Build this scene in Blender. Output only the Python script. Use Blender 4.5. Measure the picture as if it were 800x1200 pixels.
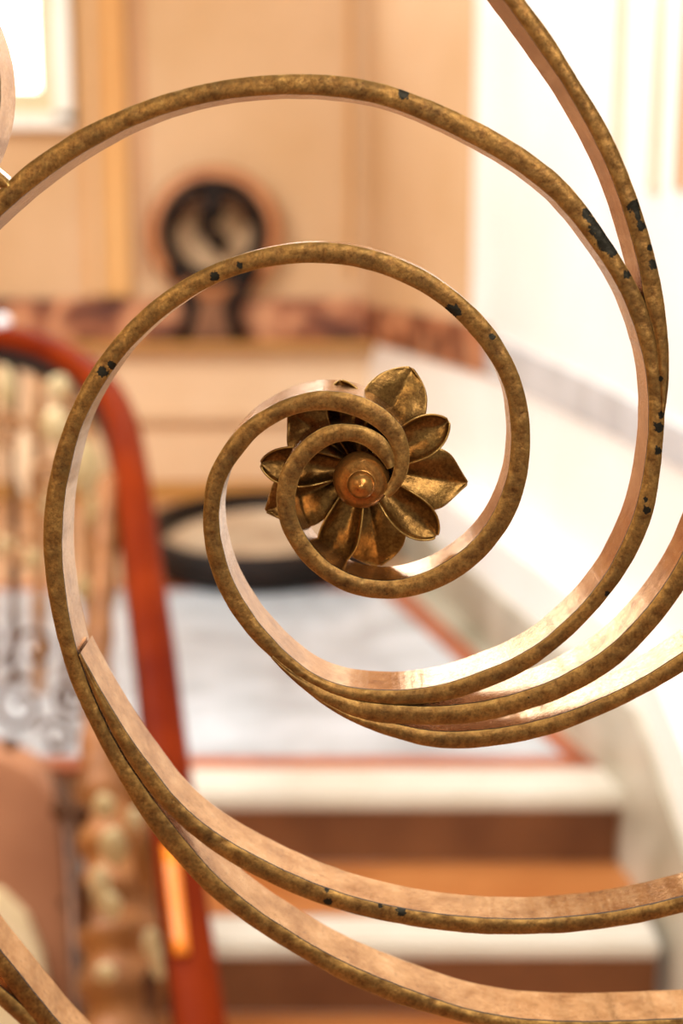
import bpy, bmesh, math, random
from mathutils import Vector, Matrix, noise
random.seed(7)
C = bpy.context.scene.collection
for o in list(bpy.data.objects): bpy.data.objects.remove(o)
PI = math.pi

# ------------------------------------------------------------------ camera, world, lights
F = 1667.0                      # focal length in pixels of the 800 x 1200 photograph
PITCH = math.atan(320/F)
H = 1.056                       # camera height above the landing
CAM = Vector((0, 0, H))
cd = bpy.data.cameras.new('camera'); cam = bpy.data.objects.new('camera', cd); C.objects.link(cam)
cam.location = CAM; cam.rotation_euler = (PI/2-PITCH, 0, 0)
cd.sensor_fit = 'VERTICAL'; cd.sensor_height = 36; cd.lens = F/1200*36
cd.clip_start = .02
cd.dof.use_dof = True; cd.dof.focus_distance = .612; cd.dof.aperture_fstop = 4.9; cd.dof.aperture_blades = 0
bpy.context.scene.camera = cam
vs = bpy.context.scene.view_settings
vs.view_transform = 'Standard'; vs.look = 'None'; vs.gamma = 1; vs.use_curve_mapping = False; vs.exposure = -0.08

def L(h):                       # sRGB hex -> linear
    c = [int(h[i:i+2], 16)/255 for i in (0, 2, 4)]
    return tuple((x/12.92 if x < .04045 else ((x+.055)/1.055)**2.4) for x in c)+(1,)

w = bpy.data.worlds.new('world'); bpy.context.scene.world = w; w.use_nodes = True
w.node_tree.nodes['Background'].inputs[0].default_value = (1, .90, .78, 1)
w.node_tree.nodes['Background'].inputs[1].default_value = .40

def area(name, loc, target, sx, sy, power, col):
    d = bpy.data.lights.new(name, 'AREA'); d.shape = 'RECTANGLE'; d.size = sx; d.size_y = sy; d.energy = power; d.color = col
    o = bpy.data.objects.new(name, d); C.objects.link(o); o.location = loc
    o.rotation_euler = (Vector(target)-Vector(loc)).to_track_quat('-Z', 'Y').to_euler()
    return o
area('daylight_left_window', (-2.6, 2.2, 3.0), (.7, 2.6, .3), 1.6, 2.2, 170, (1, .98, .96))
area('fill_behind', (.9, -2.2, 2.6), (0, .6, 1.0), 1.2, 1.6, 62, (1, .93, .82))  # added fill behind the camera, for highlights on the gilding
area('fill_above', (.2, 1.6, 3.3), (.1, 1.7, 0), 1.8, 1.8, 75, (1, .98, .95))  # added overhead fill that brightens upward faces and the white walls
area('warm_fill_behind', (-1.3, -1.6, 1.6), (0, .6, 1.0), .5, .7, 14, (1, .82, .58))  # second added fill behind the camera, warmer; no fixture hangs here

# ------------------------------------------------------------------ projection helpers (pixel of the photograph -> place)
cp, sp = math.cos(PITCH), math.sin(PITCH)
def ray(x, y):
    a, b = (x-400)/F, -(y-600)/F
    return Vector((a, cp+b*sp, b*cp-sp))
def at_depth(x, y, d): return CAM+ray(x, y)*d
def at_dist(x, y, D):
    r = ray(x, y); return CAM+r*(D/r.y)
def at_height(x, y, z):
    r = ray(x, y); return CAM+r*((z-H)/r.z)
NRM = ray(445, 240).normalized()       # direction into the ironwork plane
RT = NRM.cross(Vector((0, 0, 1))).normalized(); UP = RT.cross(NRM)
SD = .60                                              # distance of the ironwork's front plane
DEP = SD*.041/.959                                    # depth of the flat bars
def on_plane(x, y, w=0.0):                            # w = metres in front of (+) or behind (-) the front plane
    r = ray(x, y); return CAM+r*((SD-w)/r.dot(NRM))
PX = SD/F                                          # metres per pixel on the front plane

# ------------------------------------------------------------------ object helpers
def link(name, me, mats, parent=None):
    o = bpy.data.objects.new(name, me); C.objects.link(o)
    for m in (mats if isinstance(mats, (list, tuple)) else [mats]): me.materials.append(m)
    if parent:
        o.parent = parent; o.matrix_parent_inverse = Matrix.Identity(4)
        o.location = -world_loc(parent)
    return o
def world_loc(o):
    v = Vector(o.location)
    while o.parent: o = o.parent; v += Vector(o.location)
    return v
def tag(o, label, cat, group=None):
    o['label'] = label; o['category'] = cat
    if group: o['group'] = group
    return o
def struct(o): o['kind'] = 'structure'; return o
def empty(name, loc):
    o = bpy.data.objects.new(name, None); C.objects.link(o); o.location = loc; o.empty_display_size = .05; return o
def from_bm(name, bm, mats, parent=None, smooth=False, bevel=0):
    if bevel:
        bmesh.ops.bevel(bm, geom=[e for e in bm.edges], offset=bevel, segments=2, affect='EDGES', clamp_overlap=True)
    bmesh.ops.recalc_face_normals(bm, faces=bm.faces)
    me = bpy.data.meshes.new(name); bm.to_mesh(me); bm.free()
    if smooth:
        for p in me.polygons: p.use_smooth = True
    return link(name, me, mats, parent)
def box_bm(x0, x1, y0, y1, z0, z1, bm=None):
    bm = bm or bmesh.new()
    v = [bm.verts.new((x, y, z)) for x in (x0, x1) for y in (y0, y1) for z in (z0, z1)]
    for f in ((0,1,3,2), (4,6,7,5), (0,4,5,1), (2,3,7,6), (0,2,6,4), (1,5,7,3)): bm.faces.new([v[i] for i in f])
    return bm
def prism_bm(pts, dvec, bm=None):                     # polygon pts (Vectors) swept by dvec
    bm = bm or bmesh.new(); dvec = Vector(dvec)
    a = [bm.verts.new(p) for p in pts]; b = [bm.verts.new(Vector(p)+dvec) for p in pts]
    n = len(pts); bm.faces.new(a); bm.faces.new(b[::-1])
    for i in range(n): bm.faces.new((a[i], b[i], b[(i+1)%n], a[(i+1)%n]))
    return bm
def tube_bm(pts, rad, seg=12, bm=None, closed=False, flat=1.0):
    bm = bm or bmesh.new(); n = len(pts); rings = []
    pts = [Vector(p) for p in pts]; up = Vector((0, 0, 1)); prev = None
    for i, p in enumerate(pts):
        t = (pts[(i+1) % n]-pts[i-1]) if closed else (pts[min(i+1, n-1)]-pts[max(i-1, 0)])
        t.normalize()
        if prev is None:
            a = t.cross(up); a = a if a.length > .1 else t.cross(Vector((0, 1, 0)))
        else: a = prev-t*prev.dot(t)
        a.normalize(); prev = a; b = t.cross(a)
        r = rad[i] if isinstance(rad, (list, tuple)) else rad
        rings.append([bm.verts.new(p+a*math.cos(2*PI*k/seg)*r+b*math.sin(2*PI*k/seg)*r*flat) for k in range(seg)])
    m = n if closed else n-1
    for i in range(m):
        A, B = rings[i], rings[(i+1) % n]
        for k in range(seg): bm.faces.new((A[k], A[(k+1)%seg], B[(k+1)%seg], B[k]))
    if not closed: bm.faces.new(rings[0][::-1]); bm.faces.new(rings[-1])
    return bm
def lathe_bm(c, prof, axis, seg=32, bm=None):         # prof = [(r, h)], h along axis from c
    bm = bm or bmesh.new(); axis = Vector(axis).normalized()
    a = axis.cross(Vector((.3, .2, .9))).normalized(); b = axis.cross(a); rings = []
    for r, h in prof:
        if r < 1e-6: rings.append([bm.verts.new(Vector(c)+axis*h)])
        else: rings.append([bm.verts.new(Vector(c)+axis*h+(a*math.cos(2*PI*k/seg)+b*math.sin(2*PI*k/seg))*r) for k in range(seg)])
    for A, B in zip(rings, rings[1:]):
        for k in range(seg):
            q = [A[k % len(A)], A[(k+1) % len(A)], B[(k+1) % len(B)], B[k % len(B)]]
            q = [v for i, v in enumerate(q) if v not in q[:i]]
            if len(q) > 2: bm.faces.new(q)
    return bm
def crom(P, step):                                    # Catmull-Rom through P, resampled about every `step`
    out = []; n = len(P)
    for i in range(n-1):
        p0, p1, p2, p3 = P[max(i-1, 0)], P[i], P[i+1], P[min(i+2, n-1)]
        m = max(1, int((Vector(p2)-Vector(p1)).length/step))
        for k in range(m):
            t = k/m
            out.append(tuple(.5*(2*b+(c-a)*t+(2*a-5*b+4*c-d)*t*t+(3*b-a-3*c+d)*t**3) for a, b, c, d in zip(p0, p1, p2, p3)))
    out.append(tuple(P[-1])); return out

# ------------------------------------------------------------------ materials
def mat(name, col=(.8, .8, .8, 1), rough=.5, metal=0.0, spec=.5):
    m = bpy.data.materials.new(name); m.use_nodes = True; b = m.node_tree.nodes['Principled BSDF']
    b.inputs['Base Color'].default_value = col; b.inputs['Roughness'].default_value = rough
    b.inputs['Metallic'].default_value = metal; b.inputs['Specular IOR Level'].default_value = spec
    return m, m.node_tree, b
def nz(t, scale, detail=4, rough=.55, vec=None, dist=0):
    n = t.nodes.new('ShaderNodeTexNoise'); n.inputs['Scale'].default_value = scale; n.inputs['Detail'].default_value = detail
    n.inputs['Roughness'].default_value = rough; n.inputs['Distortion'].default_value = dist
    if vec is None:
        g = t.nodes.new('ShaderNodeNewGeometry'); vec = g.outputs['Position']
    t.links.new(vec, n.inputs['Vector']); return n.outputs['Fac']
def ramp(t, src, stops):
    r = t.nodes.new('ShaderNodeValToRGB'); e = r.color_ramp.elements
    while len(e) < len(stops): e.new(.5)
    for el, (p, c) in zip(e, stops): el.position = p; el.color = c
    t.links.new(src, r.inputs[0]); return r.outputs[0]
def mix(t, fac, a, b, mode='MIX'):
    n = t.nodes.new('ShaderNodeMix'); n.data_type = 'RGBA'; n.blend_type = mode
    for s, v in ((n.inputs[0], fac), (n.inputs[6], a), (n.inputs[7], b)):
        if hasattr(v, 'is_linked'): t.links.new(v, s)
        else: s.default_value = v
    return n.outputs[2]
def bump(t, b, src, strength, dist):
    n = t.nodes.new('ShaderNodeBump'); n.inputs['Strength'].default_value = strength; n.inputs['Distance'].default_value = dist
    t.links.new(src, n.inputs['Height']); t.links.new(n.outputs[0], b.inputs['Normal'])
def noisy(name, stops, scale, rough=.5, metal=0, bs=0, bd=.001, detail=4, spec=.5, dist=0):
    m, t, b = mat(name, rough=rough, metal=metal, spec=spec)
    f = nz(t, scale, detail, dist=dist); t.links.new(ramp(t, f, stops), b.inputs['Base Color'])
    if bs: bump(t, b, nz(t, scale*2.5), bs, bd)
    return m

# gilded front of the bars: worn brass with dark patina flecks; 'chip' vertex colour places the big bare patches
def gilt(name, hi, mid, lo, chips=True, rough=.42, metal=.75, bd=.00035):
    m, t, b = mat(name, rough=rough, metal=metal)
    col = ramp(t, nz(t, 70, 6, .7), [(.2, L(lo)), (.5, L(mid)), (.8, L(hi))])
    fine = ramp(t, nz(t, 650, 6, .8), [(.38, (.22, .16, .12, 1)), (.60, (1, 1, 1, 1))])
    col = mix(t, .72, col, fine, 'MULTIPLY')
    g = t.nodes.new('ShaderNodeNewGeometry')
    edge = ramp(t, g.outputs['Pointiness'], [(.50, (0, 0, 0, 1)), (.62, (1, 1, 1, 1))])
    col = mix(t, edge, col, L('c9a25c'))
    if chips:
        a = t.nodes.new('ShaderNodeAttribute'); a.attribute_name = 'chip'
        ad = t.nodes.new('ShaderNodeMath'); ad.operation = 'MULTIPLY_ADD'
        t.links.new(nz(t, 480, 4, .7), ad.inputs[0]); ad.inputs[1].default_value = 1.5
        sb = t.nodes.new('ShaderNodeMath'); sb.operation = 'SUBTRACT'; t.links.new(a.outputs['Fac'], sb.inputs[0]); sb.inputs[1].default_value = .62
        t.links.new(sb.outputs[0], ad.inputs[2])
        msk = ramp(t, ad.outputs[0], [(.42, (0, 0, 0, 1)), (.50, (1, 1, 1, 1))])
        col = mix(t, msk, col, L('2a261c'))
        spots = ramp(t, nz(t, 210, 3, .6), [(.745, (0, 0, 0, 1)), (.775, (1, 1, 1, 1))])
        col = mix(t, spots, col, L('2a2618'))
    t.links.new(col, b.inputs['Base Color'])
    n1 = nz(t, 260, 5, .65); bump(t, b, n1, .9, bd)
    return m
M_front = gilt('gilded_bar_front', 'cc9a52', '906430', '462c16')
M_petal = gilt('antique_gilt_petals', 'b8904e', '8e6834', '4e381c', chips=False, rough=.3, metal=.85, bd=.0003)
M_boss = gilt('warm_gilt_boss', 'dc9a4c', 'b87434', '7c4a20', chips=False, rough=.28, metal=.8, bd=.0002)
def side_mat():
    m, t, b = mat('worn_bar_side', rough=.2, metal=.92)
    col = ramp(t, nz(t, 60, 6, .7), [(.3, L('96683a')), (.55, L('c09464')), (.8, L('dcb88c'))])
    col = mix(t, ramp(t, nz(t, 380, 5, .7), [(.56, (0, 0, 0, 1)), (.66, (.4, .4, .4, 1))]), col, L('5c3c28'))
    t.links.new(col, b.inputs['Base Color'])
    r = ramp(t, nz(t, 600, 5, .7), [(.4, (.12, .12, .12, 1)), (.7, (.30, .30, .30, 1))]); t.links.new(r, b.inputs['Roughness'])
    bump(t, b, nz(t, 340, 5, .7), .5, .0002); return m
M_side = side_mat()

# ------------------------------------------------------------------ the gilded scrollwork in front
def smooth2(P, s):
    for _ in range(s):
        P = [P[0]]+[tuple((a+2*b+c)/4 for a, b, c in zip(P[i-1], P[i], P[i+1])) for i in range(1, len(P)-1)]+[P[-1]]
    return P
def extend(P, ln, start):                             # continue an edge beyond the frame with the same curvature
    Q = P[::-1] if not start else P
    def hd(a, b): return math.atan2(a[1]-b[1], a[0]-b[0])
    k = min(40, len(Q)-1)
    h1 = hd(Q[0], Q[k//2]); h2 = hd(Q[k//2], Q[k]); d = (h1-h2+PI) % (2*PI)-PI
    lk = sum(math.dist(Q[i], Q[i+1]) for i in range(k))/2
    cur = d/lk; h = h1+cur*lk/2; x, y = Q[0]; add = []
    for i in range(int(ln/3)):
        h += cur*3; x += 3*math.cos(h); y += 3*math.sin(h); add.append((x, y))
    Q = add[::-1]+Q
    return Q if start else Q[::-1]
def interp(tab, t):
    for (a, va), (b, vb) in zip(tab, tab[1:]):
        if t <= b: s = (t-a)/(b-a); s = s*s*(3-2*s); return va+(vb-va)*s
    return tab[-1][1]
def cinterp(tab, t):
    for i in range(len(tab)-1):
        if t <= tab[i+1][0]:
            a, b = tab[i], tab[i+1]; p = tab[max(i-1, 0)]; q = tab[min(i+2, len(tab)-1)]; h = b[0]-a[0]; u = (t-a[0])/h
            m0 = (b[1]-p[1])/(b[0]-p[0])*h; m1 = (q[1]-a[1])/(q[0]-a[0])*h
            return (2*u**3-3*u*u+1)*a[1]+(u**3-2*u*u+u)*m0+(3*u*u-2*u**3)*b[1]+(u**3-u*u)*m1
    return tab[-1][1]
M_edge = mat('dark_edge_strip', L('1c100a'), .6, .2)[0]  # thin dark strip along the bar edges, just behind the front
CHIPS = [(687, 250, 6), (692, 258, 6), (697, 267, 8), (702, 274, 8), (707, 282, 9), (712, 288, 8), (717, 294, 7), (735, 321, 5), (742, 241, 7), (745, 246, 5), (751, 265, 6), (761, 290, 4), (765, 310, 6), (747, 254, 4),
         (692, 225, 6), (683, 214, 5), (772, 500, 6), (771, 528, 5), (774, 486, 4), (774, 444, 3), (252, 324, 6), (281, 311, 4), (120, 436, 6), (131, 428, 5),
         (473, 110, 7), (534, 364, 7), (526, 362, 5), (383, 1041, 3), (384, 1054, 5), (445, 1059, 3), (470, 1066, 6), (757, 598, 5), (756, 585, 3), (711, 696, 3), (576, 394, 4)]
railing = empty('scrollwork_panel', on_plane(400, 1230, -DEP/2))
tag(railing, 'gilded wrought iron spiral scrollwork with a petalled rosette, in sharp focus in front', 'ironwork')
def bar(outer, inner, ext=(0, 0), front=0.0, depth=None, ns=22, label=None):
    O = smooth2(crom(outer, 3), ns); I = smooth2(crom(inner, 3), ns)
    if ext[0]: O = extend(O, ext[0], True); I = extend(I, ext[0]*1.15, True)
    if ext[1]: O = extend(O, ext[1], False); I = extend(I, ext[1]*1.15, False)
    pairs = []; j = 0
    for i in range(0, len(O)):
        best, bj = 1e9, j
        for k in range(j, min(len(I), j+26)):
            d = math.dist(O[i], I[k])
            if d < best: best, bj = d, k
        j = bj; pairs.append((O[i], I[j]))
    if len(I)-1-j < 40: pairs.append((O[-1], I[-1]))
    I2 = smooth2([p[1] for p in pairs], 3); pairs = [(p[0], q) for p, q in zip(pairs, I2)]
    V = []; Fc = []; mi = []; chip = []
    NI = 7; ncols = 4+NI
    def wob(x, y, s, a): return a*noise.noise(Vector((x*s, y*s, 3.1)))
    depth = depth or [(0, 1), (1, 1)]; NP = len(pairs)
    for ip, (o_, i_) in enumerate(pairs):
        dd = DEP*interp(depth, ip/(NP-1))
        ln = math.dist(o_, i_); c = min(1.5, ln*.3); ex, ey = (i_[0]-o_[0])/(ln+1e-6), (i_[1]-o_[1])/(ln+1e-6)
        wo = wob(*o_, .05, .45)+wob(*o_, .2, .15); wi = wob(*i_, .05, .45)+wob(*i_, .2, .15)
        o = (o_[0]+ex*wo, o_[1]+ey*wo); q = (i_[0]+ex*wi, i_[1]+ey*wi)
        row = [(o, front-dd), (o, front-c*PX*3.0), (o, front-c*PX*1.1), (o, front-c*PX*1.1)]
        for k in range(NI):
            t = k/(NI-1); a = c+(ln-2*c)*t; p = (o[0]+ex*a, o[1]+ey*a)
            crown = .00045*math.sin(PI*t)+.00035*noise.noise(Vector((p[0]*.07, p[1]*.07, 0)))+.00022*noise.noise(Vector((p[0]*.22, p[1]*.22, 5)))
            row.append((p, front+crown-(.0003 if k in (0, NI-1) else 0)))
        row += [(q, front-c*PX*1.1), (q, front-c*PX*1.1), (q, front-c*PX*3.0), (q, front-dd)]
        # straight depth: side points keep the front outline and recede along the plane normal
        for (p, wv) in row:
            b = on_plane(p[0], p[1], 0) + (-NRM)*wv
            V.append(b); chip.append(max([0]+[max(0, 1-math.dist(p, (cx, cy))/(cr*1.5)) for cx, cy, cr in CHIPS if abs(p[0]-cx) < 16 and abs(p[1]-cy) < 16]))
    nr = len(row); n = len(pairs)
    for i in range(n-1):
        for k in list(range(nr-1)):
            if k == 2 or k == nr-4: continue
            a = i*nr+k; Fc.append((a, a+nr, a+nr+1, a+1)); mi.append(1 if k in (0, nr-2) else 2 if k in (1, nr-3) else 0)
        a = i*nr; b = i*nr+nr-1; Fc.append((a, b, b+nr, a+nr)); mi.append(1)
    for e in (0, (n-1)*nr): Fc.append([e+k for k in range(nr) if k not in (2, nr-4)]); mi.append(1)
    me = bpy.data.meshes.new('scroll_bar'); me.from_pydata([v-world_loc(railing) for v in V], [], Fc)
    me.validate(); 
    for p, m_ in zip(me.polygons, mi): p.material_index = m_; p.use_smooth = True
    for p in list(me.polygons)[-2:]: p.use_smooth = False
    at = me.attributes.new('chip', 'FLOAT', 'POINT'); at.data.foreach_set('value', chip)
    bm = bmesh.new(); bm.from_mesh(me); bmesh.ops.recalc_face_normals(bm, faces=bm.faces)
    for e in bm.edges:
        if len(e.link_faces) == 2 and (e.calc_face_angle(0) > .6 or e.link_faces[0].material_index != e.link_faces[1].material_index): e.smooth = False
    bm.to_mesh(me); bm.free()
    o = bpy.data.objects.new('scroll_bar', me); C.objects.link(o); me.materials.append(M_front); me.materials.append(M_side); me.materials.append(M_edge)
    o.parent = railing
    if label: o['label'] = label
    return o

# second ring: from beside the boss, round the coil, over the middle ring and down to the bottom right
bar([(463,546),(462.5,536),(459,522),(447.5,510),(430,500.5),(410,496.5),(387.5,497.5),(367,506),(347,524),(332,545),(325,565),(323,585),(324.5,600),(330,621),(342.5,643),(360,665),(380,680.5),(400,692),(425,700),(450,702.5),(475,701),(500,695),(525,684.5),(550,669),(570,650.5),(587.5,630),(600,610),(611,585),(617.5,560),(621,530),(621,500),(617,470),(607.5,437.5),(593,407.5),(575,381),(555,359.5),(530,339),(505,321.5),(480,308.5),(450,297),(420,289),(395,285),(370,284),(345,285),(320,289),(295,294.5),(270,302),(245,312),(220,324.5),(195,340.5),(165,364.5),(140,390),(117.5,418),(97.5,449),(82.5,481),(70,513),(61,545),(54,580),(50.5,615),(51,652),(55,690),(62,727),(70,760),(81,795),(94,826),(108,855),(123.5,885),(140,914),(160,949),(185,984),(210,1013),(235,1039.5),(260,1061.5),(285,1080),(310,1097),(335,1112),(357.5,1125),(395,1147),(432.5,1164),(470,1178.5),(520,1193),(560,1203),(612,1213),(670,1218),(725,1219),(800,1216)],
    [(455,553),(450,542),(444,535.5),(437,529.5),(432,525.5),(424,519),(407,516),(392,518.5),(375,527.5),(360,542),(349,562),(345.5,582),(345,597),(352.5,620),(365,640),(382,658),(402,670.5),(425,679),(450,681.5),(475,679),(500,671),(525,657.5),(550,639),(570,615),(584,590),(592,567),(597,545),(599,520),(598,492),(594,464),(584,438),(569,413),(548,387.5),(526,365),(504,348.5),(480,335),(450,322),(420,313.5),(395,309.5),(370,308),(345,308.5),(320,311.5),(295,317),(270,325),(245,336),(218,352),(190,372.5),(165,395),(140,422.5),(115,460),(95,500),(84,540),(76,577.5),(72.5,615),(72,652),(75.5,690),(81,727),(86,748),(92,772),(100,796),(111,822),(125,852),(142,884),(160,911),(185,946),(210,978),(235,1008),(260,1034),(285,1055),(310,1074),(335,1090),(357.5,1104),(395,1125),(432.5,1142.5),(470,1157.5),(500,1168.5),(537,1181),(575,1190),(612,1195.5),(669,1198.5),(725,1198),(800,1195)],
    ext=(0, 60))
# outer ring: coil over the boss, round the left, along the bottom, up the right and over the top to the left edge
bar([(456,584),(464,577),(472.5,568),(479,550),(480.5,527.5),(475,507.5),(465,492.5),(450,479),(430,467.5),(407.5,460.5),(387.5,458),(365,459),(342.5,464.5),(322.5,473),(303,484),(284,497),(267,516),(251,541),(242.5,560),(238,592),(238,625),(243,655),(253,685),(267.5,712.5),(285,737.5),(306,761),(330,781),(355,799),(380,812.5),(405,821),(440,826),(477.5,826.5),(515,823),(540,817.5),(565,809),(590,799),(620,784),(645,766),(670,745),(695,720),(720,690),(740,660),(755,630),(765,602),(771,572),(776,530),(779,480),(775,437),(769,400),(762,372),(753,347),(740,322.5),(720,290),(700,260),(680,232.5),(660,210),(640,193),(600,165),(550,138),(500,116),(450,98.5),(400,89),(350,86.5),(300,89),(250,96),(200,108),(150,125.5),(100,148),(75,162.5),(50,179),(25,197.5),(0,221)],
    [(447,577),(455,570),(460,560),(462.5,542.5),(461,527.5),(455,515),(442.5,502.5),(425,491.5),(405,484),(385,480.5),(365,481),(345,485.5),(325,494.5),(303,509),(288,526),(274,545),(264,562),(257.5,585),(256,610),(260,640),(267.5,668),(280,696),(298,724),(317.5,747.5),(342.5,772.5),(367.5,791),(392.5,802),(417.5,807.5),(455,810),(480,809),(515,804),(540,796.5),(565,787.5),(590,777.5),(620,762),(645,744),(670,721),(695,694),(715,665),(730,635),(742.5,605),(750,577),(758,530),(760.5,480),(757,435),(749,400),(737.5,366),(724,336),(707.5,308),(700,298),(680,270),(660,246),(640,226),(600,196),(550,167),(500,143),(450,123.5),(400,114),(350,110.5),(300,112),(250,118.5),(200,131),(150,150),(100,177),(75,193),(50,211),(25,231),(0,253)],
    ext=(0, 170), depth=[(0, 1.5), (.10, 1.6), (.15, 1.05), (1, 1)])
# bar joining the ring from the top right
bar([(615,0),(648,45),(680,98),(700,129),(717.5,161),(732.5,195),(747.5,235),(760,274),(770,312.5),(777.5,350),(782.5,395),(784,430),(782,462),(778,490)],
    [(590,0),(613,31),(636,64),(662,102),(677.5,129),(695,161),(712,197.5),(727.5,238),(740,280),(750,318),(755,350),(763,378),(769,402),(772,450),(773,485)], ext=(170, 0), front=.0004, depth=[(0, 1.5), (.7, 1.4), (1, 1)])
# first and second sweeping bars under the coil
bar([(317.5,771),(330,785),(355,807.5),(380,826),(405,838),(430,845),(460,848),(478,848.5),(515,849.5),(552.5,847),(590,840.5),(620,831),(645,823),(670,812),(695,799),(720,782.5),(745,760),(770,733),(790,707),(800,692)],
    [(320,768),(340,785),(362,799),(385,811),(410,820),(440,825),(477.5,827.5),(515,828),(540,826),(565,822.5),(590,817),(620,808),(645,799),(670,786),(695,771.5),(720,752.5),(745,727.5),(770,698),(790,667),(800,648)], ext=(0, 170), front=.0006)
bar([(330,783),(355,807),(380,827.5),(405,842.5),(430,854),(455,863),(490,873),(515,877),(540,878),(565,876),(590,873),(620,867.5),(657.5,857),(695,842),(732.5,825),(770,805.5),(800,787.5)],
    [(336,786),(360,805),(385,822),(410,835),(435,843),(460,848),(490,855),(515,858),(540,858),(565,856),(590,853),(620,847.5),(657.5,837.5),(695,823),(732.5,806),(770,784.5),(800,765)], ext=(0, 170), front=.0002)
# bar lapped on to the big ring at the lower left
bar([(93,766),(101,788),(112.5,817),(125,844),(142.5,877),(160,905),(185,938),(210,964),(235,985),(260,1002.5),(285,1017.5),(310,1030),(335,1042),(357.5,1051),(395,1064),(432.5,1074),(470,1081.5),(500,1086.5),(556,1092.5),(612,1093.5),(669,1091),(725,1084),(762,1077),(800,1067.5)],
    [(95,764),(107.5,789),(122.5,815),(137.5,840),(157.5,871),(180,901),(197.5,925),(222.5,951),(247.5,971),(272.5,987.5),(297.5,1001),(322.5,1014),(357.5,1030),(395,1044),(432.5,1055),(470,1063),(500,1068.5),(556,1074),(612,1076),(669,1073),(725,1066),(762,1058.5),(800,1049)], ext=(0, 170), front=.0018, depth=[(0, 1.05), (.35, .95), (.6, .86), (1, .86)])
# two bars crossing the bottom left corner
bar([(0,1144),(10,1158),(20,1172),(38,1194),(50,1207),(70,1227)], [(0,1115),(20,1139),(40,1165),(55,1183),(68,1199),(90,1222)], ext=(120, 120), depth=[(0, .82), (1, .82)])
bar([(-20,1163),(0,1182),(20,1200),(44,1220)], [(-20,1143),(0,1159),(25,1181),(46,1200),(70,1219)], ext=(100, 100), front=-.001)
# ring that touches the big ring at the left edge, and the forked tip between them
bar([(-201+201*math.cos(a), 106+201*math.sin(a)) for a in [x*.08 for x in range(-9, 10)]],
    [(-201+177*math.cos(a), 106+177*math.sin(a)) for a in [x*.08 for x in range(-9, 10)]], ns=2, ext=(60, 60))
bar([(-40,168),(-20,186),(0,202),(8,209),(13,215)], [(-52,182),(-30,202),(-8,220),(2,224),(8,222)], ns=2, depth=[(0, .4), (1, .4)])

# rosette -----------------------------------------------------------
WB = -DEP-.0045                                       # plane of the petals
rosette = empty('rosette', (0, 0, 0)); rosette.parent = railing
RC = on_plane(425, 548, WB); rosette.location = RC-world_loc(railing)
def local(x, y):                                      # pixel seen on the petal plane -> (u, v) about the rosette centre
    d = on_plane(x, y, WB)-RC; return d.dot(RT), d.dot(UP)
def petal(name, tip, W, prof, wz, cup, lobes, tipbend, rimr=0.0, twist=0.0, seed=0):
    u, v = local(*tip); Ln = math.hypot(u, v); e = Vector((u/Ln, v/Ln)); s_ = Vector((-e.y, e.x))
    NT, NS = 36, 20; V = []
    for i in range(NT+1):
        t = i/NT; r = Ln*(.05+.95*t); hw = W*PX*1.06*cinterp(prof, t)
        for k in range(NS+1):
            s = k/NS*2-1
            z = wz+cup*(s*s)*min(1, t*2.2)*(1-.55*max(0, t-.7)/.3)+lobes*math.sin(PI*abs(s))*math.sin(PI*min(1, t*1.05))
            z += rimr*max(0, (abs(s)-.82)/.18)**1.5*(1-.3*t)
            z += tipbend*max(0, t-.5)**2*4+.0012*math.sin(t*PI)
            z += .0005*noise.noise(Vector((r*120+seed*7, s*1.6, seed)))+.00012*noise.noise(Vector((r*420+seed*3, s*6, seed)))
            z += twist*s
            wig = 1+.035*noise.noise(Vector((t*5, seed*2.3, .5 if s > 0 else 4.5)))
            p = e*r+s_*(s*hw*wig)
            V.append(RT*p.x+UP*p.y-NRM*z)
    Fc = [(a, a+1, a+NS+2, a+NS+1) for i in range(NT) for k in range(NS) for a in [i*(NS+1)+k]]
    me = bpy.data.meshes.new(name); me.from_pydata(V, [], Fc)
    for p_ in me.polygons: p_.use_smooth = True
    o = bpy.data.objects.new(name, me); C.objects.link(o); me.materials.append(M_petal); o.parent = rosette
    md = o.modifiers.new('thickness', 'SOLIDIFY'); md.thickness = .0011; md.offset = 0
    sb = o.modifiers.new('smooth', 'SUBSURF'); sb.levels = 1; sb.render_levels = 1
    return o
broad = [(0, .22), (.18, .40), (.42, .86), (.60, 1.0), (.78, .82), (.90, .42), (1, .02)]
blunt = [(0, .22), (.2, .42), (.45, .90), (.62, 1.0), (.80, .84), (.93, .46), (1, .04)]
spoon = [(0, .30), (.25, .62), (.5, .92), (.68, 1.0), (.85, .80), (.96, .40), (1, .08)]
for n_, (tip, W, pr) in enumerate([((482, 431), 39, blunt), ((548, 567), 40, broad), ((444, 664), 40, blunt), ((311, 600), 38, broad), ((338, 482), 40, broad)]):
    petal('outer_petal', tip, W, pr, -.0010, .0030, .0022, -.001, seed=n_)
for n_, tip in enumerate([(525, 491), (511, 626), (384, 662), (306, 541), (398, 444)]):
    petal('inner_petal', tip, 24, spoon, .0022, .0046, 0, .0012, rimr=.0012, seed=10+n_)
bc = on_plane(423.5, 562, -.006)
from_bm('boss', lathe_bm(bc-NRM*0, [(0, -.0125), (.005, -.0122), (.0095, -.009), (.0118, -.005), (.0124, -.0005), (.0121, .0030), (.0106, .0068), (.0084, .0092), (.0066, .0101), (.0062, .0106), (.0056, .0108), (0, .0109)], -NRM, 48), M_boss, rosette, True)
from_bm('boss_tip', lathe_bm(bc-NRM*.0100, [(.0056, 0), (.0060, .0015), (.0058, .0032), (.0047, .0050), (.0030, .0061), (.0016, .0065), (.0010, .0071), (0, .0073)], -NRM, 32), M_boss, rosette, True)
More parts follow.
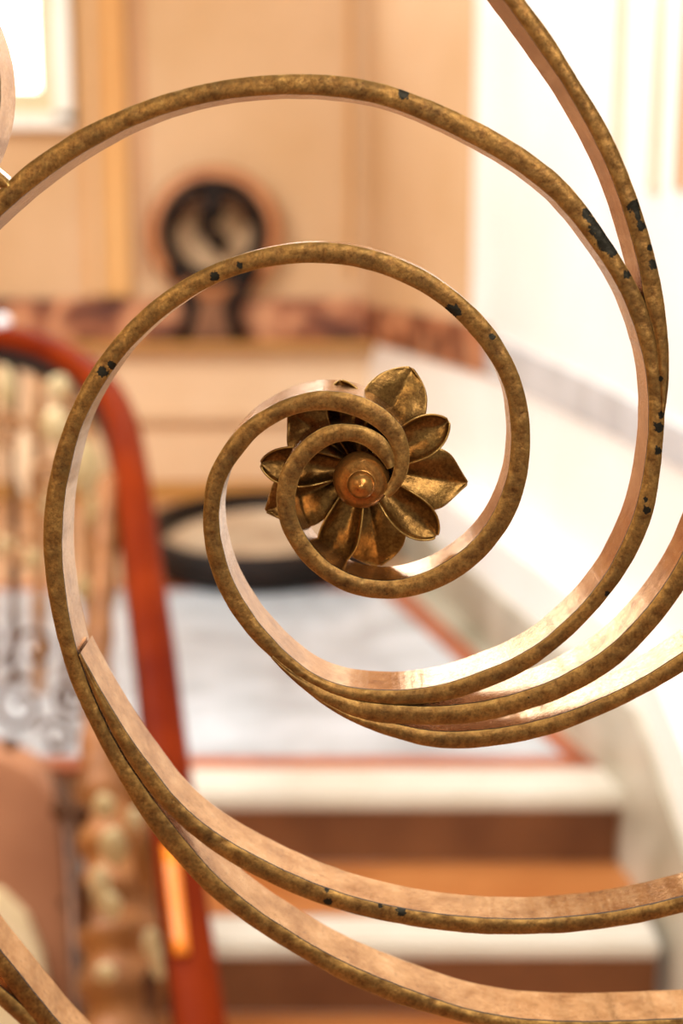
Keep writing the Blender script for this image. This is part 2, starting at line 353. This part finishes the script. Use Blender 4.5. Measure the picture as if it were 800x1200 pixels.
from_bm('stem', lathe_bm(RC, [(0, -.004), (.010, -.004), (.010, .002), (.0055, .006), (.0045, .012), (.005, (SD-0)*0+.030), (0, .030)], -NRM, 24), M_petal, rosette, True)

# ------------------------------------------------------------------ the stair hall behind (heights: landing = 0)
M_wall = noisy('apricot_plaster', [(.3, L('caa274')), (.7, L('d8b48c'))], 1.5, .8)
M_pil = noisy('amber_plaster', [(.3, L('d09858')), (.7, L('dcaa6c'))], 1.5, .8)
M_white = noisy('white_marble_wall', [(.3, L('f2efe8')), (.7, L('fbfaf6'))], 2, .35)
M_groove = noisy('beige_moulding', [(.3, L('d8bea0')), (.7, L('e6d2b8'))], 3, .6)
M_mould = noisy('tan_moulding', [(.3, L('c98d5c')), (.7, L('d9a070'))], 3, .6)
M_marble = noisy('grey_marble', [(.25, L('96989a')), (.5, L('bcc0c4')), (.75, L('d8dee4'))], 3.2, .22, detail=6, dist=.8)
M_plinth = noisy('greenish_marble', [(.3, L('9a927c')), (.5, L('b8b09c')), (.75, L('cfc8b4'))], 4, .35, detail=6, dist=.6)
M_outer = noisy('cream_marble', [(.3, L('c89468')), (.7, L('dcb088'))], 3, .3, detail=5)
M_redstone = noisy('red_marble', [(.3, L('9c4c2c')), (.7, L('b8643c'))], 9, .3)
M_frieze = noisy('brown_marble_frieze', [(.38, L('55281a')), (.5, L('a0603e')), (.66, L('d89c70'))], 6, .4, detail=3, dist=.6)
M_cream = noisy('cream_stone', [(.3, L('e0bc92')), (.7, L('ecceaa'))], 2, .5)
M_ochre = noisy('ochre_trim', [(.3, L('b8823c')), (.7, L('cc9850'))], 5, .5)
M_nosing = noisy('ivory_marble_nosing', [(.3, L('ccc2b0')), (.7, L('dcd4c6'))], 5, .3)
M_riser = noisy('brown_riser', [(.3, L('6c4226')), (.7, L('8c5c38'))], 5, .5)
M_tread = noisy('orange_tread', [(.3, L('a8622e')), (.7, L('c07c44'))], 4, .4)
M_frame = noisy('white_window_frame', [(.3, L('f4f0e2')), (.7, L('fffaf0'))], 3, .4)
M_sash = noisy('khaki_sash', [(.3, L('cdbf94')), (.7, L('dccfa6'))], 3, .5)
M_rail = mat('red_lacquered_wood', L('b8340c'), .22, 0)[0]
M_rail = noisy('red_lacquered_wood', [(.3, L('5e1600')), (.7, L('7e2800'))], 6, .5, spec=.05)
M_highlight = mat('highlight_white', L('f4f6fa'), .15)[0]  # white of the highlight spot on the handrail
M_glint = mat('glint_orange', L('f08408'), .3)[0]  # colour of the highlight strip laid on the handrail
M_iron = noisy('dark_bronze', [(.3, L('3a2418')), (.7, L('6a4428'))], 20, .4, metal=.5)
M_bal = noisy('tan_bronze', [(.3, L('8a5c34')), (.7, L('b88454'))], 20, .4, metal=.4)
M_gilt2 = noisy('old_gold', [(.3, L('6c4018')), (.6, L('9a602a')), (.8, L('bc884c'))], 10, .5, metal=.2)
M_leaf = noisy('pale_gilt_leaf', [(.3, L('b89c68')), (.7, L('d8c498'))], 14, .35, metal=.2)
M_black = noisy('black_bronze', [(.3, L('0c0603')), (.7, L('20120a'))], 14, .55, metal=0, spec=.2)
M_halo = noisy('rust_brown', [(.3, L('a8683c')), (.7, L('c08050'))], 14, .5, metal=.2)  # lighter brown for the ring behind the dark one
M_arch = noisy('rose_brown_stone', [(.3, L('9a6444')), (.7, L('b47c58'))], 5, .5)
M_disc = noisy('pale_stone', [(.3, L('e4cc9c')), (.7, L('f2e0bc'))], 5, .5)
M_pale = noisy('pale_enamel', [(.3, L('c8a888')), (.7, L('e0c8a8'))], 5, .07)
m, t, b = mat('daylight_pane', (1, 1, 1, 1), .1); b.inputs['Emission Color'].default_value = (1, .99, .95, 1); b.inputs['Emission Strength'].default_value = 6; M_pane = m

BY = 5.8                                             # distance of the back wall
LX, TX = -3.2, .56
# floor slab of the landing: outer field, red border strips, inner marble field
fl = struct(from_bm('floor', box_bm(LX, 1.6, 2.75, BY+.1, -.16, 0), M_outer))
bf = at_height(697, 900, 0); bb = at_height(470, 688, 0); lf = -2.6
th = .05
def slab(name, pts, z0, z1, m, parent): return from_bm(name, prism_bm([Vector((x, y, z0)) for x, y in pts], (0, 0, z1-z0)), m, parent)
slab('marble_field', [(lf, bf.y+.06), (bf.x-.055, bf.y+.06), (bb.x-.07, bb.y-.05), (lf, bb.y-.05)], -.01, .003, M_marble, fl)
slab('border_strip', [(lf, bf.y-.005), (bf.x+.01, bf.y-.005), (bf.x-.02, bf.y+.055), (lf, bf.y+.055)], -.01, .004, M_redstone, fl)
slab('border_strip', [(bf.x+.01, bf.y-.005), (bb.x, bb.y+.03), (bb.x-.065, bb.y-.045), (bf.x-.055, bf.y+.055)], -.01, .004, M_redstone, fl)
slab('border_strip', [(lf, bb.y-.045), (bb.x-.065, bb.y-.045), (bb.x, bb.y+.03), (lf, bb.y+.03)], -.01, .004, M_redstone, fl)

struct(from_bm('floor', box_bm(-3.2, 2.4, -3.2, 2.75, -1.2, -1.05), M_arch))
slab('marble_field', [(bf.x+.01, bf.y-.005), (.62, bf.y-.005), (.62, bb.y+.5), (bb.x, bb.y+.03)], -.01, .003, M_plinth, fl)
struct(from_bm('wall_left', box_bm(-3.35, -3.2, -3.2, BY+.15, -1.2, 3.4), M_wall))
# back wall with pilasters, frieze, dado
wb = struct(from_bm('wall_back', box_bm(LX, 1.3, BY, BY+.15, 0, 4.3), M_wall))
def on_wall(x0, x1, y0, y1):                          # pixel rectangle on the back wall -> x0,x1,z0,z1
    a = at_dist(x0, y1, BY); b_ = at_dist(x1, y0, BY); return a.x, b_.x, a.z, b_.z
dado = struct(empty('trim_2', (0, BY, 0)))
def relief(name, x0, x1, z0, z1, d, m, bev=.006): return from_bm(name, box_bm(x0, x1, BY-d, BY, z0, z1), m, wb if z1 > .83 else dado, bevel=bev)
relief('pilaster', -1.02, -.84, .83, 2.12, .05, M_pil); relief('pilaster', -1.86, -1.5, .83, 3.4, .05, M_pil)
relief('pilaster_fillet', -.99, -.95, .83, 2.12, .07, M_wall); relief('pilaster', .17, .40, .83, 3.4, .05, M_pil)
relief('pilaster_fillet', .22, .26, .83, 3.4, .08, M_mould); relief('pilaster_fillet', .34, .37, .83, 3.4, .07, M_wall)
relief('panel_moulding', -.80, -.78, .9, 2.1, .02, M_mould); relief('panel_moulding', .02, .04, .9, 3.4, .02, M_pil)
relief('frieze', LX, .35, .655, .82, .035, M_frieze); relief('ledge', LX, .35, .625, .655, .16, M_ochre, .01)
relief('dado_panel', LX, .35, .345, .625, .05, M_cream, .01); relief('dado_shelf', LX, .35, .33, .352, .09, M_cream, .008)
relief('dado_panel', LX, .35, .07, .33, .03, M_cream, .01); relief('skirting', LX, .35, 0, .07, .07, M_ochre, .01)
# window at the top left
wx0, wx1, wz0, wz1 = -2.2, at_dist(86, 60, BY).x, at_dist(80, 152, BY).z, 3.1
win = struct(empty('window_1', (-1.6, BY, wz0)))
g = .045
bm = box_bm(wx0, wx1, BY-.09, BY, wz0, wz0+g+.01); box_bm(wx1-g-.02, wx1, BY-.09, BY, wz0+.03, wz1, bm); box_bm(wx0, wx0+g, BY-.09, BY, wz0, wz1, bm)
from_bm('window_frame', bm, M_frame, win)
ix1, iz0 = at_dist(46, 60, BY).x, at_dist(40, 106, BY).z
bm = box_bm(wx0+g, wx1-g-.02, BY-.05, BY, wz0+g, iz0); box_bm(ix1, wx1-g-.02, BY-.052, BY, wz0+g, wz1, bm)
from_bm('sash', bm, M_sash, win)
from_bm('pane', box_bm(wx0+g, ix1, BY-.03, BY-.005, iz0, wz1), M_pane, win)

# a second, higher window whose light the bars mirror (above the frame)
hx0, hx1, hz0, hz1 = -1.0, -.1, 2.12, 3.1
win2 = struct(empty('window_2', (hx0, BY, hz0)))
bm = box_bm(hx0-.06, hx1+.06, BY-.08, BY, hz0-.06, hz0); box_bm(hx0-.06, hx1+.06, BY-.08, BY, hz1, hz1+.06, bm)
box_bm(hx0-.06, hx0, BY-.08, BY, hz0, hz1, bm); box_bm(hx1, hx1+.06, BY-.08, BY, hz0, hz1, bm)
from_bm('window_frame', bm, M_frame, win2); from_bm('pane', box_bm(hx0, hx1, BY-.03, BY-.005, hz0, hz1), M_pane, win2)
# right wall: canted bay then a long white wall
plan = [(.10, BY), (.44, 4.25), (.56, 3.1), (.63, 2.3), (.70, 1.2), (.72, .9)]
def wall_strip(name, plan, z0, z1, off, thick, m, parent=None):
    bm = bmesh.new(); n = len(plan); P = [Vector((x, y, 0)) for x, y in plan]; nn = []
    for i in range(n):
        t_ = (P[min(i+1, n-1)]-P[max(i-1, 0)]).normalized(); nn.append(Vector((t_.y, -t_.x, 0)))     # towards the room (-x)
    rows = []
    for i in range(n):
        za = z0[i] if isinstance(z0, list) else z0; zb = z1[i] if isinstance(z1, list) else z1
        a = P[i]+nn[i]*off; b_ = a-nn[i]*thick
        rows.append([bm.verts.new((q.x, q.y, z)) for q, z in ((a, za), (a, zb), (b_, zb), (b_, za))])
    for A, B in zip(rows, rows[1:]):
        for k in range(4): bm.faces.new((A[k], A[(k+1)%4], B[(k+1)%4], B[k]))
    bm.faces.new(rows[0]); bm.faces.new(rows[-1][::-1])
    return from_bm(name, bm, m, parent)
wr = struct(wall_strip('wall_right', [(x-.0, y) for x, y in plan], -1.2, 3.4, 0, .12, M_white))
wall_strip('dado_band', plan[:2], .655, .80, .012, .03, M_frieze, wr)
wall_strip('dado_band', plan[1:], .655, [.78, .75, .72, .70, .70], .012, .03, M_marble, wr)
wall_strip('plaster_panel', [plan[0], (.405, 4.43)], .80, 3.4, .01, .03, M_wall, wr)
for y_, m_, wd in ((3.0, M_groove, .03), (2.74, M_groove, .02), (2.58, M_mould, .018)):
    x_ = .56+(3.1-y_)*.0875
    from_bm('panel_moulding', box_bm(x_-.014, x_+.01, y_-wd, y_+wd, 1.14, 3.3), m_, wr, bevel=.004)
# raised white kerb in front of the right wall, with a grey-green skirting that follows the stair down
kf, kb = (.565, 2.56), (.25, 4.48)
kerb_pts = [(kb[0]-.17*1.3, BY-.1), kb, kf, (.60, 2.2), (.64, 1.3)]
kz = [.30, .30, .30, .14, -.31]
def poly_strip(name, pts, zb, zt, right, m, parent=None):
    bm = bmesh.new(); rows = []
    for i, (x, y) in enumerate(pts):
        rows.append([bm.verts.new(v) for v in ((x, y, zb), (x, y, zt[i]), (x+right, y, zt[i]), (x+right, y, zb))])
    for A, B in zip(rows, rows[1:]):
        for k in range(4): bm.faces.new((A[k], A[(k+1)%4], B[(k+1)%4], B[k]))
    bm.faces.new(rows[0]); bm.faces.new(rows[-1][::-1])
    return from_bm(name, bm, m, parent)
kb_o = poly_strip('trim_1', kerb_pts, -1.2, kz, .45, M_white); struct(kb_o)
sk = [(x-.012, y) for x, y in kerb_pts]
struct(poly_strip('baseboard_right', sk, -1.2, [.15, .15, .18, .0, -.45], .03, M_plinth))

# stairs going down towards the viewer
stair = empty('staircase', (0, 2.3, -.16))
tag(stair, 'marble edged stairs with terracotta treads and brown risers leading up to the landing', 'stairs')
for k in range(7):
    yk = 2.627-.30*k; z = -.15*k
    from_bm('nosing', box_bm(-.44, TX-.002 if k else TX+.005, yk-.034, yk+(.125 if k == 0 else .075), z-.032, z+(.002 if k == 0 else 0)), M_nosing, stair, bevel=.008)
    from_bm('riser', box_bm(-.44, TX, yk, yk+.03, z-.15, z-.033), M_riser, stair)
    if k: from_bm('tread', box_bm(-.44, TX, yk+.0755, yk+.30, z-.032, z-.001), M_tread, stair)

# ornament on the ledge ------------------------------------------------
def wp(x, y, d=.09): return at_dist(x, y, BY-d)
orn = empty('round_ornament', wp(248, 402, .12)); tag(orn, 'dark round openwork ornament with splayed legs on the brown ledge', 'ornament')
def ring(cx, cy, r, d): return [wp(cx+r*math.cos(a), cy+r*math.sin(a), d) for a in [2*PI*k/48 for k in range(48)]]
pxm = (BY)/F
from_bm('back_ring', tube_bm(ring(251, 274, 66, .085), 13*pxm, 10, closed=True, flat=.4), M_halo, orn, True)
from_bm('ring', tube_bm(ring(250, 272, 55, .10), 9*pxm, 12, closed=True), M_black, orn, True)
from_bm('figure', tube_bm([wp(255, 214, .1), wp(254, 228, .1), wp(247, 250, .1), wp(240, 268, .1), wp(256, 282, .1), wp(262, 300, .1)], [5*pxm, 15*pxm, 14*pxm, 9*pxm, 12*pxm, 5*pxm], 12), M_black, orn, True)
from_bm('scroll', tube_bm([wp(208, 262, .1), wp(222, 240, .1), wp(250, 240, .1), wp(276, 236, .1), wp(292, 262, .1)], [8*pxm, 15*pxm, 12*pxm, 13*pxm, 8*pxm], 10, flat=.4), M_iron, orn, True)
for P in ([wp(200, 312, .1), wp(215, 335, .07), wp(226, 358, .1), wp(222, 380, .1), wp(212, 397, .1)], [wp(300, 312, .1), wp(284, 336, .1), wp(271, 358, .1), wp(272, 380, .1), wp(284, 397, .1)]):
    from_bm('leg', tube_bm(P, [8*pxm, 9*pxm, 11*pxm, 9*pxm, 11*pxm], 12), M_black, orn, True)
from_bm('base', prism_bm([wp(226, 352, .12), wp(268, 352, .12), wp(276, 399, .12), wp(216, 399, .12)], (0, .05, 0)), M_riser, orn, bevel=.006)

# oval basin on the landing ---------------------------------------------
bc_ = at_height(306, 640, .03); rx, ry = .375, .56
bas = empty('oval_basin', (bc_.x, bc_.y, 0)); tag(bas, 'shallow oval basin with thick dark rim and pale inside, on the landing floor', 'basin')
def oval(sx, sy, z): return [Vector((bc_.x+sx*math.cos(a), bc_.y+sy*math.sin(a), z)) for a in [2*PI*k/64 for k in range(64)]]
from_bm('rim', tube_bm(oval(rx, ry, .065), .045, 12, closed=True, flat=1.3), M_black, bas, True)
bm = bmesh.new(); rows = []
for s_, z in ((.97, .085), (.92, .058), (.85, .036), (.75, .022), (.55, .012), (.3, .008)):
    rows.append([bm.verts.new(v) for v in oval(rx*s_, ry*s_, z)])
for A, B in zip(rows, rows[1:]):
    for k in range(64): bm.faces.new((A[k], A[(k+1)%64], B[(k+1)%64], B[k]))
bm.faces.new(rows[-1]); from_bm('bowl', bm, M_pale, bas, True)

# red handrail balustrade on the left --------------------------------------
bal = empty('curved_balustrade', at_height(60, 800, 0)); tag(bal, 'curved iron balustrade with a red lacquered handrail at the left', 'balustrade')
rp = [(-90, 398, 3.55), (-30, 391, 3.5), (10, 395, 3.42), (50, 406, 3.34), (90, 426, 3.24), (122, 455, 3.12), (142, 495, 3.0), (152, 545, 2.86), (160, 600, 2.74), (170, 680, 2.58), (181, 760, 2.44), (191, 850, 2.32), (203, 950, 2.2), (214, 1050, 2.1), (228, 1150, 2.0), (240, 1240, 1.92), (258, 1360, 1.82)]
P = [at_depth(*q) for q in crom(rp, 14)]
from_bm('handrail', tube_bm(P, .036, 20, flat=.85), M_rail, bal, True)
from_bm('rail_shade_bead', tube_bm([p+Vector((-.016, 0, -.045)) for p in P], .021, 10), M_black, bal, True)  # black bead put in as the shade under the handrail
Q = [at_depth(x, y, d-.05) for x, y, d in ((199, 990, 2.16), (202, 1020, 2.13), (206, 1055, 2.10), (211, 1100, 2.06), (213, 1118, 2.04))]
from_bm('rail_glint', tube_bm(Q, .011, 10, flat=.5), M_glint, bal, True)  # orange strip painted in as a glossy highlight on the red rail
def dp(x, y, d): return at_depth(x, y, d)
for x, d, m_, r in ((-14, 3.45, M_bal, 10), (16, 3.42, M_iron, 7), (46, 3.36, M_bal, 9), (78, 3.28, M_iron, 6), (104, 3.16, M_bal, 9)):
    top = 412+max(0, x)*.45
    n = 14; Q = [dp(x, top+(868-top)*k/n, d) for k in range(n+1)]
    from_bm('baluster', tube_bm(Q, [r/F*d*(.55+.45*abs(math.sin(k*1.35+x))) for k in range(n+1)], 10), m_, bal, True)
def curl(cx, cy, r0, turns, d, a0, sgn=1, th_=4):
    Q = []
    for k in range(36):
        t_ = k/35; a = a0+sgn*t_*turns*2*PI; r = r0*(1-.75*t_)
        Q.append(dp(cx+r*math.cos(a), cy+r*math.sin(a), d))
    return tube_bm(Q, th_/F*d, 8)
for c_ in ((42, 762, 28, 1.1, 3.05, 2.6, 1), (24, 828, 34, 1.2, 3.0, -1.2, -1), (84, 815, 24, 1.1, 2.95, .6, 1), (-14, 750, 30, 1.2, 3.1, 0, 1), (66, 866, 24, 1.0, 2.9, 3.6, 1)):
    from_bm('scroll', curl(*c_), M_iron, bal, True)
for c_ in ((60, 560, 26, 1.1, 3.2, 1.0, 1), (30, 640, 24, 1.1, 3.2, 4.0, -1), (10, 500, 24, 1.1, 3.3, .4, 1), (90, 470, 20, 1.1, 3.2, 2.2, -1)):
    from_bm('scroll', curl(*c_, th_=6), M_bal, bal, True)
def blob(name, x, y, d, rx_, rz_, m_, parent):       # a small swelling leaf boss
    c = dp(x, y, d); bm = bmesh.new(); bmesh.ops.create_icosphere(bm, subdivisions=3, radius=1)
    for v in bm.verts:
        k = 1+.18*noise.noise(v.co*2.1+Vector((x, y, 0)))
        v.co = Vector((v.co.x*rx_/F*d*k, v.co.y*.4*rx_/F*d, v.co.z*rz_/F*d*k))+c
    return from_bm(name, bm, m_, parent, True)
for x, y, d, a, b_ in ((66, 500, 3.1, 17, 22), (100, 548, 3.1, 20, 32), (38, 655, 3.1, 9, 12), (7, 640, 3.2, 12, 14), (97, 690, 2.9, 9, 16), (70, 455, 3.2, 14, 16), (30, 545, 3.2, 12, 40), (8, 455, 3.3, 11, 26), (60, 590, 3.2, 12, 14), (90, 745, 2.9, 9, 14), (110, 600, 3.0, 10, 20)):
    blob('gilt_leaf', x, y, d, a, b_, M_leaf if y != 545 else M_cream, bal)
Q = crom([(-60, 872, 2.95), (0, 876, 2.9), (40, 895, 2.85), (68, 925, 2.78), (80, 970, 2.7), (86, 1040, 2.6), (90, 1120, 2.5), (94, 1230, 2.4)], 12)
from_bm('bottom_rail', tube_bm([dp(*q) for q in Q], .018, 10), M_iron, bal, True)
for x, y, r_ in ((70, 950, 11), (12, 872, 9), (76, 1058, 8)): blob('rail_knob', x, y, 2.68, r_, r_, M_iron, bal)
from_bm('rail_highlight', lathe_bm(dp(3, 386, 3.42), [(0, -.02), (.012, -.02), (.014, 0), (.02, .008), (.022, .02), (.016, .032), (0, .038)], (0, 0, 1), 20), M_highlight, bal, True)  # white knob put in for a specular highlight on the handrail
# carved newel
newel = empty('carved_newel', dp(140, 1230, 2.3)); tag(newel, 'carved gilded newel post with pale leaves beside the red handrail', 'newel post')
Q = [(128, 560, 2.82), (126, 620, 2.76), (122, 700, 2.68), (116, 780, 2.6), (116, 850, 2.55), (126, 910, 2.5), (138, 980, 2.45), (142, 1060, 2.4), (144, 1140, 2.35), (146, 1240, 2.3)]
R_ = [12, 15, 13, 15, 20, 34, 44, 46, 50, 48]
Qs = crom([q+(r,) for q, r in zip(Q, R_)], 8)
from_bm('post', tube_bm([dp(*q[:3]) for q in Qs], [q[3]*(1+.12*math.sin(i*.9))/F*q[2] for i, q in enumerate(Qs)], 16), M_gilt2, newel, True)
for x, y, a, b_ in ((122, 945, 13, 16), (133, 992, 16, 24), (118, 1040, 12, 26), (130, 1062, 12, 18), (178, 1105, 11, 18), (186, 1130, 9, 20), (124, 1140, 12, 12), (158, 960, 9, 14)):
    blob('leaf', x, y, 2.22, a, b_, M_leaf, newel)
for x, y, a, b_ in ((96, 955, 10, 14), (160, 930, 12, 26), (170, 1010, 14, 34), (176, 1160, 10, 30), (98, 1060, 9, 30), (150, 1100, 12, 20)):
    blob('carved_leaf', x, y, 2.24, a, b_, M_gilt2 if a > 10 else M_iron, newel)
# rounded stringer wall under the balustrade with an arched recess
def arc_poly(pts, d): return [dp(x, y, d) for x, y in pts]
o = from_bm('trim_3', prism_bm(arc_poly([(-160, 885), (-60, 884), (0, 890), (35, 906), (60, 935), (76, 990), (88, 1080), (96, 1260), (-160, 1260)], 2.72), (0, .1, 0)), M_arch, bevel=.004); struct(o)
from_bm('arched_panel', prism_bm(arc_poly([(-160, 1040), (-60, 1038), (0, 1046), (30, 1075), (48, 1120), (58, 1180), (62, 1260), (-160, 1260)], 2.70), (0, .06, 0)), M_disc, o, bevel=.004)
